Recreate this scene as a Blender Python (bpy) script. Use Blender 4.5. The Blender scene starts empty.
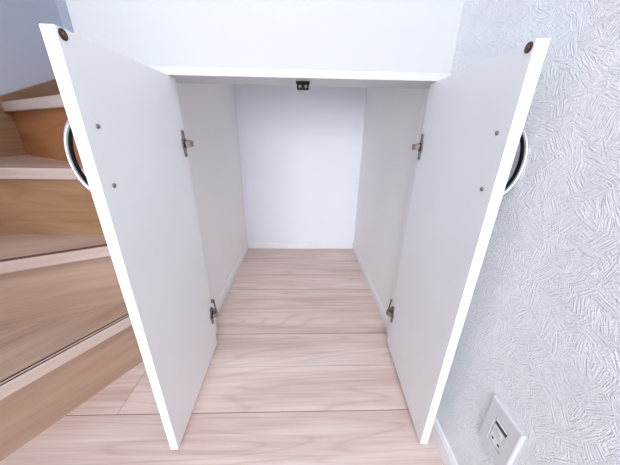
import bpy, bmesh, math, random
from mathutils import Vector, Matrix

random.seed(3)
COL = bpy.context.scene.collection
PI = math.pi

# ------------------------------------------------------------------ helpers
def link(name, bm, mat, parent=None, bevel=0.0, smooth=False, segs=2):
    bmesh.ops.recalc_face_normals(bm, faces=bm.faces[:])
    me = bpy.data.meshes.new(name)
    bm.to_mesh(me); bm.free()
    if smooth:
        for p in me.polygons: p.use_smooth = True
    o = bpy.data.objects.new(name, me); COL.objects.link(o)
    mats = mat if isinstance(mat, (list, tuple)) else [mat]
    for m in mats: me.materials.append(m)
    if parent: o.parent = parent
    if bevel:
        b = o.modifiers.new('bevel', 'BEVEL'); b.width = bevel; b.segments = segs
        b.limit_method = 'ANGLE'; b.angle_limit = math.radians(40)
    return o

def box(bm, a, b):
    (x0, y0, z0), (x1, y1, z1) = a, b
    v = [bm.verts.new(p) for p in ((x0,y0,z0),(x1,y0,z0),(x1,y1,z0),(x0,y1,z0),
                                   (x0,y0,z1),(x1,y0,z1),(x1,y1,z1),(x0,y1,z1))]
    fs = [bm.faces.new([v[i] for i in q]) for q in
          ((0,3,2,1),(4,5,6,7),(0,1,5,4),(1,2,6,5),(2,3,7,6),(3,0,4,7))]
    return v, fs

def newbox(a, b):
    bm = bmesh.new(); box(bm, a, b); return bm

def prism(bm, pts, z0, z1):
    lo = [bm.verts.new((x, y, z0)) for x, y in pts]
    hi = [bm.verts.new((x, y, z1)) for x, y in pts]
    n = len(pts)
    bm.faces.new(lo[::-1]); bm.faces.new(hi)
    for i in range(n):
        bm.faces.new((lo[i], lo[(i+1) % n], hi[(i+1) % n], hi[i]))

def lathe(bm, prof, axis_m, n=24):
    """prof: list of (radius, height) about local Z; axis_m places it."""
    rings = []
    for r, h in prof:
        if r < 1e-6:
            rings.append([bm.verts.new(axis_m @ Vector((0, 0, h)))])
        else:
            rings.append([bm.verts.new(axis_m @ Vector((r*math.cos(2*PI*i/n), r*math.sin(2*PI*i/n), h))) for i in range(n)])
    for a, b in zip(rings[:-1], rings[1:]):
        for i in range(n):
            j = (i+1) % n
            if len(a) == 1: bm.faces.new((a[0], b[i], b[j]))
            elif len(b) == 1: bm.faces.new((a[i], a[j], b[0]))
            else: bm.faces.new((a[i], a[j], b[j], b[i]))
    for r in (rings[0], rings[-1]):
        if len(r) > 1: bm.faces.new(r)

def frame_m(origin, zdir, xdir=(0, 0, 1)):
    z = Vector(zdir).normalized(); x = Vector(xdir)
    x = (x - z * x.dot(z)).normalized(); y = z.cross(x)
    m = Matrix((x, y, z)).transposed().to_4x4(); m.translation = Vector(origin)
    return m

def thing(name, label, cat, loc=(0, 0, 0), rz=0.0, group=None):
    o = bpy.data.objects.new(name, None); COL.objects.link(o)
    o.empty_display_size = 0.05
    o.location = loc; o.rotation_euler = (0, 0, rz)
    o['label'] = label; o['category'] = cat
    if group: o['group'] = group
    return o

def struct(name, bm, mat, bevel=0.0):
    o = link(name, bm, mat, None, bevel); o['kind'] = 'structure'; return o

# ------------------------------------------------------------------ materials
class N:
    def __init__(s, name, rough=0.5, metal=0.0, base=None, spec=0.5):
        s.m = bpy.data.materials.new(name); s.m.use_nodes = True
        s.t = s.m.node_tree; s.b = s.t.nodes['Principled BSDF']
        s.b.inputs['Roughness'].default_value = rough
        s.b.inputs['Metallic'].default_value = metal
        s.b.inputs['Specular IOR Level'].default_value = spec
        if base: s.b.inputs['Base Color'].default_value = (*base, 1)
    def n(s, t, **kw):
        x = s.t.nodes.new(t)
        for k, v in kw.items(): setattr(x, k, v)
        return x
    def l(s, a, b): s.t.links.new(a, b)
    def setin(s, sock, v):
        if hasattr(v, 'is_output') or isinstance(v, bpy.types.NodeSocket): s.l(v, sock)
        else: sock.default_value = v
    def math(s, op, a, b=0.0, c=None):
        x = s.n('ShaderNodeMath', operation=op)
        s.setin(x.inputs[0], a); s.setin(x.inputs[1], b)
        if c is not None: s.setin(x.inputs[2], c)
        return x.outputs[0]
    def coord(s): return s.n('ShaderNodeTexCoord').outputs['Object']
    def mapping(s, v, scale=(1,1,1), loc=(0,0,0)):
        x = s.n('ShaderNodeMapping'); s.l(v, x.inputs['Vector'])
        x.inputs['Scale'].default_value = scale; x.inputs['Location'].default_value = loc
        return x.outputs[0]
    def noise(s, v, scale, detail=3, rough=0.5, dist=0.0):
        x = s.n('ShaderNodeTexNoise'); s.setin(x.inputs['Vector'], v)
        x.inputs['Scale'].default_value = scale; x.inputs['Detail'].default_value = detail
        x.inputs['Roughness'].default_value = rough; x.inputs['Distortion'].default_value = dist
        return x
    def ramp(s, f, stops):
        x = s.n('ShaderNodeValToRGB'); s.l(f, x.inputs[0])
        e = x.color_ramp.elements
        while len(e) > 1: e.remove(e[-1])
        e[0].position = stops[0][0]; e[0].color = (*stops[0][1], 1)
        for p, c in stops[1:]:
            q = e.new(p); q.color = (*c, 1)
        return x.outputs[0]
    def mix(s, f, a, b, blend='MIX'):
        x = s.n('ShaderNodeMix', data_type='RGBA', blend_type=blend)
        s.setin(x.inputs[0], f); s.setin(x.inputs[6], a); s.setin(x.inputs[7], b)
        return x.outputs[2]
    def bump(s, h, strength=0.3, dist=0.001):
        x = s.n('ShaderNodeBump'); s.l(h, x.inputs['Height'])
        x.inputs['Strength'].default_value = strength; x.inputs['Distance'].default_value = dist
        s.l(x.outputs[0], s.b.inputs['Normal'])

def flat(name, c, rough=0.5, metal=0.0, noise=0.02, scale=30, spec=0.5):
    s = N(name, rough, metal, spec=spec)
    f = s.noise(s.coord(), scale).outputs[0]
    lo = tuple(max(0, v*(1-noise)) for v in c); hi = tuple(min(1, v*(1+noise)) for v in c)
    s.l(s.ramp(f, [(0.3, lo), (0.7, hi)]), s.b.inputs['Base Color'])
    return s.m

def wallpaper_hatched(name, c, strength, dist):
    """embossed vinyl wallpaper: patches of scratchy parallel strokes in random directions (wall in the YZ plane)"""
    s = N(name, 0.62, spec=0.35)
    co = s.coord()
    warp = s.noise(co, 14, 2)
    add = s.n('ShaderNodeMixRGB', blend_type='LINEAR_LIGHT'); add.inputs[0].default_value = 0.006
    s.l(co, add.inputs[1]); s.l(warp.outputs['Color'], add.inputs[2])
    def layer(scale, seed):
        mp = s.mapping(add.outputs[0], (0, 1, 1), (0, seed, seed*0.7))
        v = s.n('ShaderNodeTexVoronoi'); v.inputs['Scale'].default_value = scale
        s.l(mp, v.inputs['Vector'])
        sep = s.n('ShaderNodeSeparateColor'); s.l(v.outputs['Color'], sep.inputs[0])
        ang = s.math('MULTIPLY', sep.outputs[0], 2*PI)
        rot = s.n('ShaderNodeVectorRotate', rotation_type='AXIS_ANGLE')
        rot.inputs['Axis'].default_value = (1, 0, 0)
        s.l(mp, rot.inputs['Vector']); s.l(ang, rot.inputs['Angle'])
        st = s.mapping(rot.outputs[0], (1, 440, 38))
        return s.noise(st, 1.0, 2, 0.55).outputs[0]
    a = layer(40, 0.0); b = layer(58, 3.7)
    h = s.math('ADD', s.math('MULTIPLY', a, 0.65), s.math('MULTIPLY', b, 0.35))
    fine = s.noise(co, 420, 2).outputs[0]
    h2 = s.math('ADD', h, s.math('MULTIPLY', fine, 0.16))
    hc = s.n('ShaderNodeMapRange'); s.l(h2, hc.inputs[0])
    hc.inputs[1].default_value = 0.40; hc.inputs[2].default_value = 0.76
    lo = tuple(v*0.94 for v in c)
    s.l(s.ramp(hc.outputs[0], [(0.0, lo), (0.7, c)]), s.b.inputs['Base Color'])
    s.bump(hc.outputs[0], strength, dist)
    return s.m

def wallpaper_linen(name, c, strength=0.25):
    s = N(name, 0.65, spec=0.3)
    co = s.coord()
    a = s.noise(s.mapping(co, (700, 700, 60)), 1, 2).outputs[0]
    b = s.noise(s.mapping(co, (60, 60, 700)), 1, 2).outputs[0]
    h = s.math('ADD', a, b)
    s.l(s.ramp(s.math('MULTIPLY', h, 0.5), [(0.3, tuple(v*0.985 for v in c)), (0.7, c)]), s.b.inputs['Base Color'])
    s.bump(h, strength, 0.0006)
    return s.m

def wood(name, c_lo, c_mid, c_hi, axis='X', rough=0.42, planks=False, grain=1.0):
    s = N(name, rough, spec=0.4)
    co = s.coord()
    sc = {'X': (1.3, 15, 15), 'Y': (15, 1.3, 15), 'Z': (15, 15, 1.3)}[axis]
    if not planks: sc = tuple(q*0.62 if q > 2 else q for q in sc)
    v = co
    seam = seam2 = None
    if planks:
        sep = s.n('ShaderNodeSeparateXYZ'); s.l(co, sep.inputs[0])
        x, y = sep.outputs[0], sep.outputs[1]
        PITCH, Y0 = 0.1555, 0.0935
        q = s.math('DIVIDE', s.math('SUBTRACT', y, Y0), PITCH)
        row = s.math('FLOOR', q)
        fr = s.math('SUBTRACT', q, row)
        even = s.math('ABSOLUTE', s.math('MODULO', row, 2.0))       # 0 = seam between boards, 1 = between strips
        dist = s.math('MULTIPLY', s.math('MINIMUM', fr, s.math('SUBTRACT', 1.0, fr)), PITCH)
        hard = s.n('ShaderNodeMath', operation='LESS_THAN'); s.l(dist, hard.inputs[0]); hard.inputs[1].default_value = 0.0011
        near = s.math('FLOOR', s.math('ADD', q, 0.5))
        isboard = s.math('SUBTRACT', 1.0, s.math('ABSOLUTE', s.math('MODULO', near, 2.0)))
        seam = s.math('MULTIPLY', hard.outputs[0], s.math('ADD', 0.22, s.math('MULTIPLY', isboard, 0.6)))
        # end joints of the strips
        wn = s.n('ShaderNodeTexWhiteNoise', noise_dimensions='1D'); s.l(row, wn.inputs['W'])
        rnd = wn.outputs[0]
        xo = s.math('ADD', s.math('MULTIPLY', row, 0.9085), 0.14 + 2*0.9085)   # joint at x=-0.14 in row -2
        xq = s.math('DIVIDE', s.math('ADD', x, xo), 1.82)
        xf = s.math('SUBTRACT', xq, s.math('FLOOR', xq))
        xd = s.math('MULTIPLY', s.math('MINIMUM', xf, s.math('SUBTRACT', 1.0, xf)), 1.82)
        je = s.n('ShaderNodeMath', operation='LESS_THAN'); s.l(xd, je.inputs[0]); je.inputs[1].default_value = 0.0010
        seam = s.math('MAXIMUM', seam, s.math('MULTIPLY', je.outputs[0], 0.55))
        cell = s.math('ADD', s.math('MULTIPLY', row, 7.31), s.math('FLOOR', xq))
        wn2 = s.n('ShaderNodeTexWhiteNoise', noise_dimensions='1D'); s.l(cell, wn2.inputs['W'])
        cmb = s.n('ShaderNodeCombineXYZ'); s.l(s.math('MULTIPLY', cell, 3.17), cmb.inputs[0]); s.l(s.math('MULTIPLY', cell, 1.7), cmb.inputs[2])
        va = s.n('ShaderNodeVectorMath', operation='ADD'); s.l(co, va.inputs[0]); s.l(cmb.outputs[0], va.inputs[1])
        v = va.outputs[0]
    mp = s.mapping(v, sc)
    big = s.noise(mp, 1.0, 3, 0.55, 0.6).outputs[0]
    # contour lines of a smooth field give cathedral figure
    rings = s.math('MULTIPLY', s.noise(s.mapping(v, tuple(q*0.55 for q in sc)), 1.0, 1.5, 0.4, 0.3).outputs[0], 15.0)
    saw = s.math('SUBTRACT', rings, s.math('FLOOR', rings))
    line = s.math('POWER', s.math('SUBTRACT', 1.0, s.math('ABSOLUTE', s.math('SUBTRACT', s.math('MULTIPLY', saw, 2.0), 1.0))), 5.0)
    fine = s.noise(s.mapping(v, tuple(q*9 if q > 2 else q*2.5 for q in sc)), 1.0, 4, 0.6).outputs[0]
    f = s.math('ADD', s.math('MULTIPLY', big, 0.55 if planks else 0.72), s.math('MULTIPLY', fine, 0.45 if planks else 0.28))
    col = s.ramp(f, [(0.37, c_lo), (0.5, c_mid), (0.63, c_hi)])
    col = s.mix(s.math('MULTIPLY', line, 0.30*grain), col, (c_lo[0]*0.72, c_lo[1]*0.58, c_lo[2]*0.50, 1))
    if planks:
        tone = s.math('ADD', 0.95, s.math('MULTIPLY', wn2.outputs[0], 0.09))
        cc = s.n('ShaderNodeCombineColor')
        for i in range(3): s.l(tone, cc.inputs[i])
        col = s.mix(1.0, col, cc.outputs[0], 'MULTIPLY')
        col = s.mix(seam, col, (0.12, 0.07, 0.05, 1))
        s.bump(s.math('SUBTRACT', 1.0, seam), 0.4, 0.001)
    else:
        s.bump(fine, 0.05, 0.0005)
    s.l(col, s.b.inputs['Base Color'])
    return s.m

M = {}
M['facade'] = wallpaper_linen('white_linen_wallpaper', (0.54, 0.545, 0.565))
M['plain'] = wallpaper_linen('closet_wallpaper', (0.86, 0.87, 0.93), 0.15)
M['warm'] = wallpaper_linen('closet_side_wallpaper', (0.95, 0.93, 0.93), 0.3)
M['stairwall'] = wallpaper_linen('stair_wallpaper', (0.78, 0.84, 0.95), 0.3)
M['hatched'] = wallpaper_hatched('embossed_wallpaper', (0.945, 0.96, 0.995), 0.9, 0.0027)
M['hatched_brightened'] = wallpaper_hatched('embossed_wallpaper_brightened', (0.97, 0.97, 0.98), 0.6, 0.0022)  # lighter copy of the right wall's paper, brightness put into the colour
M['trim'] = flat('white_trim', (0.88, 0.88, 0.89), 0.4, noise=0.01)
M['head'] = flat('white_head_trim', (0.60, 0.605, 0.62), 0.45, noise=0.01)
M['door'] = flat('door_laminate', (0.875, 0.89, 0.905), 0.38, noise=0.012, scale=6)
M['edge'] = flat('door_edge_band', (0.90, 0.90, 0.91), 0.35, noise=0.01)
M['floor'] = wood('maple_floor', (0.64, 0.475, 0.42), (0.755, 0.595, 0.535), (0.84, 0.70, 0.65), 'X', 0.40, True, 1.0)
M['tread'] = wood('stair_tread_wood', (0.46, 0.31, 0.225), (0.54, 0.38, 0.29), (0.60, 0.44, 0.35), 'X', 0.4)
M['nose'] = wood('stair_nosing_wood', (0.53, 0.40, 0.335), (0.61, 0.485, 0.42), (0.68, 0.555, 0.49), 'X', 0.4, grain=0.4)
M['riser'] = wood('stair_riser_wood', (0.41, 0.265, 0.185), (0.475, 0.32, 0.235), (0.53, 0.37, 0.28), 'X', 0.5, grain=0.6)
M['riser_shaded'] = wood('riser_wood_shaded', (0.36, 0.14, 0.05), (0.44, 0.185, 0.068), (0.50, 0.23, 0.09), 'X', 0.55)  # same riser wood, deep stairwell shade put into the colour
M['riser_half_shaded'] = wood('riser_wood_half_shaded', (0.35, 0.19, 0.095), (0.43, 0.245, 0.13), (0.49, 0.30, 0.17), 'X', 0.5)  # riser wood with part of the stairwell shade painted in
M['stringer'] = wood('stringer_wood', (0.36, 0.20, 0.12), (0.44, 0.265, 0.17), (0.51, 0.33, 0.23), 'Y', 0.42)
M['groove'] = flat('dark_groove', (0.07, 0.026, 0.02), 1.0, spec=0.0)
M['groove_brown'] = flat('brown_groove', (0.20, 0.10, 0.08), 1.0, spec=0.0)
M['chrome'] = flat('brushed_silver', (0.80, 0.81, 0.83), 0.22, 1.0, noise=0.03, scale=200)
M['steel'] = flat('nickel_steel', (0.26, 0.25, 0.24), 0.4, 1.0, noise=0.05, scale=150)
M['hingedark'] = flat('dark_hinge_cup', (0.05, 0.05, 0.05), 0.35, 0.8)
M['bronze'] = flat('bronze_hinge_arm', (0.30, 0.235, 0.19), 0.45, 0.6, noise=0.1, scale=120)
M['brown'] = flat('brown_strike_ring', (0.045, 0.02, 0.012), 0.4, 0.3)
M['copper'] = flat('copper_screw', (0.16, 0.06, 0.035), 0.45, 0.5)
M['black'] = flat('black_plastic', (0.008, 0.008, 0.009), 0.6, spec=0.15)
M['magnet'] = flat('dull_magnet', (0.12, 0.12, 0.12), 0.5, 0.5)
M['plate'] = flat('outlet_plate_plastic', (0.68, 0.68, 0.71), 0.3, noise=0.008)
M['insert'] = flat('outlet_insert_plastic', (0.86, 0.86, 0.87), 0.25, noise=0.008)
M['slot'] = flat('socket_dark', (0.05, 0.045, 0.05), 0.6)

# ------------------------------------------------------------------ measures (metres)
W, D = 0.76, 0.91           # closet inside width and depth
ZH = 0.8905                 # underside of the head of the opening
XP = -0.128                 # end of the wall that carries the closet, beside the stairs
XS = -0.82                  # face of the stair's outer wall
ZC = 2.4
JD = 0.11                   # depth of the frame
YF = -5.3                   # how far the hall runs towards the viewer

# ------------------------------------------------------------------ setting
struct('floor', newbox((-2.4, YF, -0.03), (W + 0.1, D + 0.1, 0)), M['floor'])
struct('wall_right', newbox((W, YF, 0), (W + 0.1, D + 0.1, ZC)), M['hatched'])
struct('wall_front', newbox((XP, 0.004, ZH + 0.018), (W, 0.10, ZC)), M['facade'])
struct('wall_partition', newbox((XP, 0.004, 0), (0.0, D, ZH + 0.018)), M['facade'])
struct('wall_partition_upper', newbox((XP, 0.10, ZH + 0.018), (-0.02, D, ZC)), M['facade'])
struct('wall_inner_left', newbox((0.0, JD, 0), (0.008, D, 1.1)), M['warm'])
struct('wall_inner_right', newbox((W - 0.0012, JD, 0), (W, D, 1.1)), M['hatched_brightened'])  # thin skin on the same wall, added to brighten the closet
struct('wall_back', newbox((XP, D, 0), (W, D + 0.1, ZC)), M['plain'])
struct('wall_stair_back', newbox((XS - 0.12, D, 0), (XP, D + 0.1, ZC)), M['stairwall'])
struct('wall_left', newbox((XS - 0.115, -1.25, 0), (XS - 0.015, D, ZC)), M['stairwall'])
struct('wall_light_blocker', newbox((XS - 0.115, -1.35, 0), (-0.22, -1.25, ZC)), M['stairwall'])  # unseen wall, added to keep light off the upper stairs
struct('ceiling_closet', newbox((-0.02, 0.10, 1.10), (W, D, 1.14)), M['plain'])
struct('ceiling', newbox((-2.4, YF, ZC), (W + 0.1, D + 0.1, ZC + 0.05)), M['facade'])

# frame round the opening
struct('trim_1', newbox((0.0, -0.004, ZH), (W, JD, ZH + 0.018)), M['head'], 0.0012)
struct('trim_2', newbox((0.0, 0.0, 0), (0.046, JD, ZH)), M['trim'], 0.001)
struct('trim_3', newbox((0.7455, 0.0, 0), (W, JD, ZH)), M['trim'], 0.001)
# baseboards, with a small stepped top
def skirting(name, a, b, n, h, t):
    """a->b along the wall foot, n = direction out of the wall"""
    bm = bmesh.new()
    a = Vector((*a, 0)); b = Vector((*b, 0)); n = Vector((*n, 0))
    prof = [(0, 0), (t, 0), (t, h - 0.010), (t - 0.002, h - 0.008), (t - 0.002, h - 0.002), (t - 0.004, h), (0, h)]
    A = [bm.verts.new(a + n*p + Vector((0, 0, z))) for p, z in prof]
    B = [bm.verts.new(b + n*p + Vector((0, 0, z))) for p, z in prof]
    bm.faces.new(A); bm.faces.new(B[::-1])
    for i in range(len(prof)):
        j = (i+1) % len(prof); bm.faces.new((A[i], A[j], B[j], B[i]))
    return struct(name, bm, M['trim'])
skirting('baseboard_right', (W, YF), (W, -0.001), (-1, 0), 0.055, 0.008)
skirting('baseboard_inner_right', (W, JD), (W, D), (-1, 0), 0.044, 0.007)
skirting('baseboard_inner_left', (0.008, JD), (0.008, D), (1, 0), 0.044, 0.007)
skirting('baseboard_back', (0.015, D), (W - 0.007, D), (0, -1), 0.044, 0.007)

# ------------------------------------------------------------------ staircase
st = thing('staircase', 'light wooden winding staircase turning up behind the left cupboard door', 'staircase', (XP, 0.03, 0))
O = Vector((XP, 0.03, 0))
XW = XS                       # treads die into the stringer on the outer wall
# nosing lines: y = y0 + k * (x - XP), top height
NOS = [(-0.006, 1.648, 0.212), (0.044, 0.507, 0.433), (0.078, 0.0, 0.656), (0.022, -0.62, 0.860)]
TH = 0.034
def yl(i, x, off=0.0):
    y0, k, z = NOS[i]
    return y0 + k*(x - XP) + off*math.sqrt(1 + k*k)
XE = XP - 0.001
def stair_obj(name, bm, mat, parent=st, bevel=0.0, ang=0.0):
    bmesh.ops.translate(bm, verts=bm.verts[:], vec=-O)
    pa = 0.0 if parent is st else parent.rotation_euler.z
    bmesh.ops.rotate(bm, verts=bm.verts[:], cent=(0, 0, 0), matrix=Matrix.Rotation(-ang, 3, 'Z'))
    o = link(name, bm, mat, parent, bevel)
    o.rotation_euler = (0, 0, ang - pa)
    return o
SET = 0.024
for i in range(4):
    y0, k, z = NOS[i]
    ga = math.atan(k)
    z_prev = 0.0 if i == 0 else NOS[i-1][2]
    # riser board
    bm = bmesh.new()
    prism(bm, [(XE, yl(i, XE, SET)), (XW, yl(i, XW, SET)), (XW, yl(i, XW, SET + 0.012)), (XE, yl(i, XE, SET + 0.012))], z_prev, z - TH)
    stair_obj('riser', bm, M[('riser', 'riser', 'riser_half_shaded', 'riser_shaded')[i]], ang=ga)
    # tread: front edge is the nosing, back edge runs under the next riser
    if i < 3:
        back = [(XW, yl(i+1, XW, SET + 0.012)), (XE, max(yl(i+1, XE, SET + 0.012), yl(i, XE, 0.05)))]
    else:
        back = [(XW, D - 0.001), (-0.60, D - 0.001), (XE, 0.12)]
    bm = bmesh.new()
    nd = 0.022                    # depth of the pale nosing strip
    prism(bm, [(XE, yl(i, XE, nd)), (XW, yl(i, XW, nd))] + back, z - TH, z)
    tr = stair_obj('tread', bm, M['tread'], ang=ga)
    bm = bmesh.new()
    prism(bm, [(XE, yl(i, XE)), (XW, yl(i, XW)), (XW, yl(i, XW, nd - 0.0006)), (XE, yl(i, XE, nd - 0.0006))], z - TH, z)
    stair_obj('nosing', bm, M['nose'], tr, 0.003, ga)
    # dark non-slip grooves just behind the nosing
    for off, wd in {0: ((0.004, 0.0045), (0.0155, 0.0050)), 1: ((0.004, 0.018),), 2: ((0.010, 0.004),), 3: ((0.010, 0.004),)}[i]:
        bm = bmesh.new()
        prism(bm, [(XE, yl(i, XE, off)), (XW, yl(i, XW, off)), (XW, yl(i, XW, off + wd)), (XE, yl(i, XE, off + wd))], z - 0.002, z + 0.0004)
        stair_obj('groove', bm, M['groove' if i != 1 else 'groove_brown'], tr, 0, ga)
# upper steps, hidden behind the wall from here
bm = bmesh.new()
prism(bm, [(XE, 0.10), (-0.62, D - 0.001), (-0.605, D - 0.001), (XE, 0.13)], 0.860, 1.04); stair_obj('riser', bm, M['riser'])
bm = bmesh.new()
prism(bm, [(XE, 0.07), (-0.64, D - 0.001), (XE, D - 0.001)], 1.04, 1.074); stair_obj('tread', bm, M['tread'])
# stringer board on the outer wall, sloping top
bm = bmesh.new()
sl = (0.986 - 0.881)/(0.74 - 0.46)
ya, yb = -1.2, D - 0.001
zt = lambda y: 0.881 + sl*(y - 0.46)
vs = []
for x in (XS - 0.0149, XS):
    vs.append([bm.verts.new(p) for p in ((x, ya, 0), (x, yb, 0), (x, yb, zt(yb)), (x, ya, zt(ya)))])
bm.faces.new(vs[0]); bm.faces.new(vs[1][::-1])
for i in range(4):
    j = (i+1) % 4; bm.faces.new((vs[0][i], vs[0][j], vs[1][j], vs[1][i]))
stair_obj('stringer', bm, M['stringer'])

# ------------------------------------------------------------------ cupboard doors
DW, DH, DT, DZ = 0.3455, 0.8735, 0.0185, 0.0162
def cupboard_door(origin, ang, s, label):
    """local X runs from the hinge side to the free edge, s*Y points to the inner face side"""
    d = thing('cupboard_door', label, 'cupboard door', (origin[0], origin[1], 0), ang, 'open cupboard doors')
    # panel: inner face at y=0, body on the -s side; free edge is a pale band
    bm = bmesh.new()
    v, fs = box(bm, (0, min(0, -s*DT), DZ), (DW, max(0, -s*DT), DZ + DH))
    bm.faces.ensure_lookup_table()
    for f in bm.faces:
        c = f.calc_center_median()
        if abs(c.y + s*DT/2) < 1e-6: f.material_index = 1           # all four edges banded
    o = link('panel', bm, [M['door'], M['edge']], d, 0.0008)
    # round strike plate near the top free corner
    bm = bmesh.new()
    m = frame_m((0.3355, 0, DZ + 0.8655), (0, s, 0))
    lathe(bm, [(0.0068, 0), (0.0068, 0.0010), (0.0060, 0.0016), (0, 0.0016)], m)
    sp = link('strike_plate', bm, M['brown'], d)
    bm = bmesh.new()
    m2 = frame_m((0.3355, s*0.0016, DZ + 0.8655), (0, s, 0))
    lathe(bm, [(0.0036, 0), (0.0032, 0.0008), (0, 0.0011)], m2)
    link('screw', bm, M['copper'], sp, smooth=False)
    # arched pull handle on the outer face
    yo = -s*DT
    HZ = DZ + 0.7105; HX = 0.318; L = 0.058; PR = 0.031
    bm = bmesh.new(); rings = []; NS = 28; NC = 14
    for i in range(NS + 1):
        t = -1 + 2*i/NS
        a = t*PI/2
        z = HZ + L*math.sin(a)*1.0
        out = PR*(math.cos(a)**1.15 if math.cos(a) > 1e-6 else 0) + 0.0035
        # tangent / normal in the (out, z) plane
        da = 1e-3
        f = lambda a_: (PR*max(math.cos(a_), 1e-6)**1.15, L*math.sin(a_))
        p1, p0 = f(min(a + da, PI/2)), f(max(a - da, -PI/2))
        tx, tz = p1[0] - p0[0], p1[1] - p0[1]; ln = math.hypot(tx, tz) or 1
        nx, nz = tz/ln, -tx/ln
        hw = 0.0070 + 0.0022*abs(t)**3; ht = 0.0036 + 0.0012*abs(t)**2
        ring = []
        for k in range(NC):
            c = 2*PI*k/NC
            u, w = hw*math.cos(c), ht*math.sin(c)
            ring.append(bm.verts.new((HX + u, yo - s*(out + w*nx), z + w*nz)))
        rings.append(ring)
    for a_, b_ in zip(rings[:-1], rings[1:]):
        for k in range(NC):
            j = (k+1) % NC; bm.faces.new((a_[k], a_[j], b_[j], b_[k]))
    bm.faces.new(rings[0]); bm.faces.new(rings[-1])
    for sg in (-1, 1):          # feet that meet the door face
        lathe(bm, [(0.0062, 0), (0.0060, 0.010), (0.0045, 0.013), (0, 0.0135)], frame_m((HX, yo, HZ + sg*0.0465), (0, -s, 0)), 16)
    hd = link('handle', bm, M['chrome'], d, smooth=True)
    bm = bmesh.new(); prev = None      # inside of the bow: dark reflection painted in as a strip
    for i in range(25):
        a = (-1 + 2*i/24)*PI/2*0.80
        p1, p0 = f(a + 1e-3), f(a - 1e-3)
        tx, tz = p1[0]-p0[0], p1[1]-p0[1]; ln = math.hypot(tx, tz); nx, nz = tz/ln, -tx/ln
        o_, z = f(a); o_ += 0.0035
        ring = []
        for uu, ww in ((-0.0048, -0.0012), (0.0048, -0.0012), (0.0036, -0.0043), (-0.0036, -0.0043)):
            ring.append(bm.verts.new((HX + uu, yo - s*(o_ + ww*nx), HZ + z + ww*nz)))
        if prev:
            for k in range(4):
                j = (k+1) % 4; bm.faces.new((prev[k], prev[j], ring[j], ring[k]))
        else: bm.faces.new(ring)
        prev = ring
    bm.faces.new(prev)
    link('reflection_strip', bm, M['black'], hd)
    # the two handle screws on the inner face
    for z in (0.756, 0.6655):
        bm = bmesh.new()
        lathe(bm, [(0.0038, 0), (0.0036, 0.0012), (0.0026, 0.0024), (0, 0.0029)], frame_m((HX, 0, DZ + z), (0, s, 0)), 16)
        link('screw', bm, M['steel'], d, smooth=True)
    # two concealed hinges
    for zc in (0.718, 0.142):
        z = DZ + zc; xh = 0.0125
        bm = bmesh.new()
        # flange: narrow waist, rounded screw ears
        pts = []
        for t in range(11):
            a = PI*t/10; pts.append((0.0072*math.cos(a), 0.0290 + 0.0055*math.sin(a)))
        pts += [(-0.0072, 0.018), (-0.0115, 0.010), (-0.0115, -0.010), (-0.0072, -0.018)]
        for t in range(11):
            a = PI + PI*t/10; pts.append((0.0072*math.cos(a), -0.0290 + 0.0055*math.sin(a)))
        pts += [(0.0072, -0.018), (0.0115, -0.010), (0.0115, 0.010), (0.0072, 0.018)]
        lo = [bm.verts.new((xh + px, 0, z + pz)) for px, pz in pts]
        hi = [bm.verts.new((xh + px, s*0.0030, z + pz)) for px, pz in pts]
        bm.faces.new(lo); bm.faces.new(hi)
        for i in range(len(pts)):
            j = (i+1) % len(pts); bm.faces.new((lo[i], lo[j], hi[j], hi[i]))
        hg = link('hinge', bm, M['steel'], d)
        bm = bmesh.new()
        lathe(bm, [(0.0108, 0.0030), (0.0104, 0.0064), (0.0080, 0.0072), (0, 0.0072)], frame_m((xh, 0, z), (0, s, 0)), 20)
        link('hinge_cup', bm, M['hingedark'], hg)
        for sg in (-1, 1):
            bm = bmesh.new()
            lathe(bm, [(0.0034, 0.0024), (0.0030, 0.0038), (0, 0.0044)], frame_m((xh, 0, z + sg*0.0290), (0, s, 0)), 14)
            link('screw', bm, M['hingedark'], hg)
        # arm: leaves the cup, then cranks back towards the frame
        bm = bmesh.new()
        aw = 0.0074
        path = [(xh + 0.004, 0.0060), (xh - 0.001, 0.0150), (xh - 0.010, 0.0185), (xh - 0.020, 0.0130), (xh - 0.031, -0.004), (xh - 0.040, -0.0150)]
        th = 0.0035
        L_, R_ = [], []
        for i, (px, py) in enumerate(path):
            q0 = path[max(i-1, 0)]; q1 = path[min(i+1, len(path)-1)]
            dx, dy = q1[0]-q0[0], q1[1]-q0[1]; ln = math.hypot(dx, dy)
            L_.append((px - dy/ln*th, py + dx/ln*th)); R_.append((px + dy/ln*th, py - dx/ln*th))
        prof = L_ + R_[::-1]
        lo = [bm.verts.new((px, s*py, z - aw)) for px, py in prof]
        hi = [bm.verts.new((px, s*py, z + aw)) for px, py in prof]
        n = len(path)
        for i in range(n - 1):
            a, b, c, e = i, i+1, 2*n-2-i, 2*n-1-i
            bm.faces.new((lo[a], lo[b], lo[c], lo[e])); bm.faces.new((hi[a], hi[b], hi[c], hi[e]))
        for i in range(2*n):
            j = (i+1) % (2*n); bm.faces.new((lo[i], lo[j], hi[j], hi[i]))
        link('hinge_arm', bm, M['bronze'], hg, 0.0012)
        # thin link back to the fixing screw on the frame
        bm = bmesh.new()
        p0, p1 = Vector((xh - 0.014, s*0.0155, z)), Vector((-0.070, -s*0.0165, z))
        lathe(bm, [(0.0022, 0), (0.0022, (p1 - p0).length)], frame_m(p0, p1 - p0), 10)
        link('hinge_link', bm, M['hingedark'], hg)
        bm = bmesh.new()
        fx = -0.0245 if s > 0 else -0.0200
        lathe(bm, [(0.0068, fx), (0.0068, -0.0160), (0.0052, -0.0138), (0, -0.0138)], frame_m((-0.071, 0, z), (0, s, 0)), 16)
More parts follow.
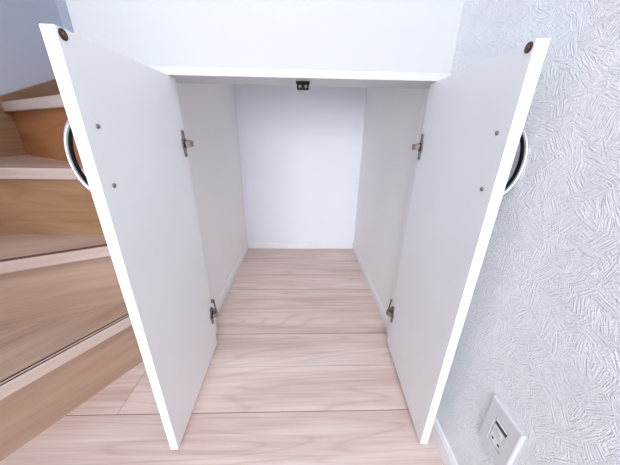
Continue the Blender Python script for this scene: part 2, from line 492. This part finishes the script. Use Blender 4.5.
        link('fixing_screw', bm, M['steel'], hg)
    return d

la, ra = -0.0293, -0.0598
cupboard_door((0.0724, 0.0291), math.atan2(-math.cos(la), -math.sin(la)), 1,
              'open white cupboard door on the left, standing in front of the wooden stairs')
cupboard_door((0.7247, 0.0291), math.atan2(-math.cos(ra), math.sin(ra)), -1,
              'open white cupboard door on the right, beside the embossed wallpaper and the outlet')

# ------------------------------------------------------------------ magnetic catch under the head of the opening
mc = thing('magnetic_catch', 'small black double magnetic catch fixed under the top of the cupboard opening', 'magnetic catch', (0.394, 0.046, ZH))
bm = bmesh.new()
box(bm, (-0.0175, -0.012, -0.0045), (0.0175, 0.014, 0)); link('base', bm, M['black'], mc, 0.001)
bm = bmesh.new()
box(bm, (-0.0155, -0.012, -0.018), (0.0155, 0.012, -0.0045)); link('body', bm, M['black'], mc, 0.0015)
for sx in (-1, 1):
    bm = bmesh.new()
    lathe(bm, [(0.0042, -0.001), (0.0042, 0.002), (0.0030, 0.0028), (0, 0.0028)], frame_m((sx*0.0075, -0.012, -0.0125), (0, -1, 0)), 16)
    link('magnet', bm, M['magnet'], mc)

# ------------------------------------------------------------------ wall outlet
OY, OZ = -0.4315, 0.2565
ou = thing('wall_outlet', 'white wall outlet plate on the embossed wallpaper near the floor', 'wall outlet', (W, OY, OZ))
bm = bmesh.new()
hw, hh, t = 0.0348, 0.0580, 0.0060
iw, ih = 0.0152, 0.0305
# plate as a frame round the insert opening, chamfered rim
def ring(w, h, x): return [bm.verts.new((x, a*w, b*h)) for a, b in ((-1,-1),(1,-1),(1,1),(-1,1))]
R = [ring(hw, hh, 0), ring(hw, hh, -t*0.55), ring(hw - 0.0012, hh - 0.0012, -t*0.88), ring(hw - 0.0030, hh - 0.0030, -t), ring(iw, ih, -t), ring(iw, ih, -t*0.45)]
for a, b in zip(R[:-1], R[1:]):
    for i in range(4):
        j = (i+1) % 4; bm.faces.new((a[i], a[j], b[j], b[i]))
link('plate', bm, M['plate'], ou)
bm = bmesh.new()
box(bm, (-t*0.62, -iw + 0.0012, -ih + 0.0012), (-0.0018, iw - 0.0012, ih - 0.0012))
back_ = newbox((-0.0016, -iw, -ih), (-0.0003, iw, ih)); link('recess', back_, M['slot'], ou)
ins = link('insert', bm, M['insert'], ou, 0.0008)
bm = bmesh.new(); box(bm, (-t*0.62 - 0.0004, -0.0128, 0.0135), (-t*0.4, 0.0128, 0.0225)); link('slot', bm, M['slot'], ins)
bm = bmesh.new(); box(bm, (-t*0.62 - 0.0022, -0.0130, 0.0232), (-t*0.5, 0.0130, 0.0288)); link('flap', bm, M['insert'], ins, 0.0008)
bm = bmesh.new()
lathe(bm, [(0.0095, 0), (0.0092, 0.0016), (0.0080, 0.0022), (0, 0.0022)], frame_m((-t*0.62, 0, 0.0005), (-1, 0, 0)), 24)
link('socket_face', bm, M['plate'], ins)
for sy in (-1, 1):
    bm = bmesh.new()
    lathe(bm, [(0.0024, -0.001), (0.0024, 0.0006), (0, 0.0006)], frame_m((-t*0.62, sy*0.0070, -0.0185), (-1, 0, 0)), 16)
    link('terminal_hole', bm, M['slot'], ins)

# ------------------------------------------------------------------ light
def area(name, loc, target, sx, sy, energy, col):
    ld = bpy.data.lights.new(name, 'AREA'); ld.shape = 'RECTANGLE'; ld.size = sx; ld.size_y = sy
    ld.energy = energy; ld.color = col
    o = bpy.data.objects.new(name, ld); COL.objects.link(o); o.location = loc
    o.rotation_euler = (Vector(target) - Vector(loc)).to_track_quat('-Z', 'Y').to_euler()
    return o
area('window_light', (0.0, -5.0, 1.15), (0.35, 0.5, 0.45), 2.2, 1.6, 190, (0.89, 0.95, 1.0))
area('fill_light', (0.40, -1.15, 2.35), (0.40, -1.0, 0), 0.6, 0.6, 16, (0.93, 0.965, 1.0))  # added fill from above for the floor and door faces, no visible source
wd = bpy.data.worlds.new('world'); bpy.context.scene.world = wd; wd.use_nodes = True
bg = wd.node_tree.nodes['Background']
bg.inputs[0].default_value = (0.86, 0.93, 1.0, 1); bg.inputs[1].default_value = 1.2

# ------------------------------------------------------------------ camera
cd = bpy.data.cameras.new('camera'); cam = bpy.data.objects.new('camera', cd); COL.objects.link(cam)
f = Vector((0.03078386, 0.92809649, -0.37106503)); r = Vector((0.99951638, -0.02694947, 0.0155155))
u = r.cross(f)
mt = Matrix((r, u, -f)).transposed().to_4x4(); mt.translation = Vector((0.39399795, -0.71433409, 0.76956094))
cam.matrix_world = mt
cd.sensor_fit = 'HORIZONTAL'; cd.sensor_width = 36; cd.lens = 252.208/620*36
cd.clip_start = 0.01
sc = bpy.context.scene
sc.camera = cam
sc.view_settings.view_transform = 'Standard'
sc.view_settings.look = 'None'
sc.view_settings.exposure = -0.06
sc.cycles.max_bounces = 10; sc.cycles.diffuse_bounces = 6
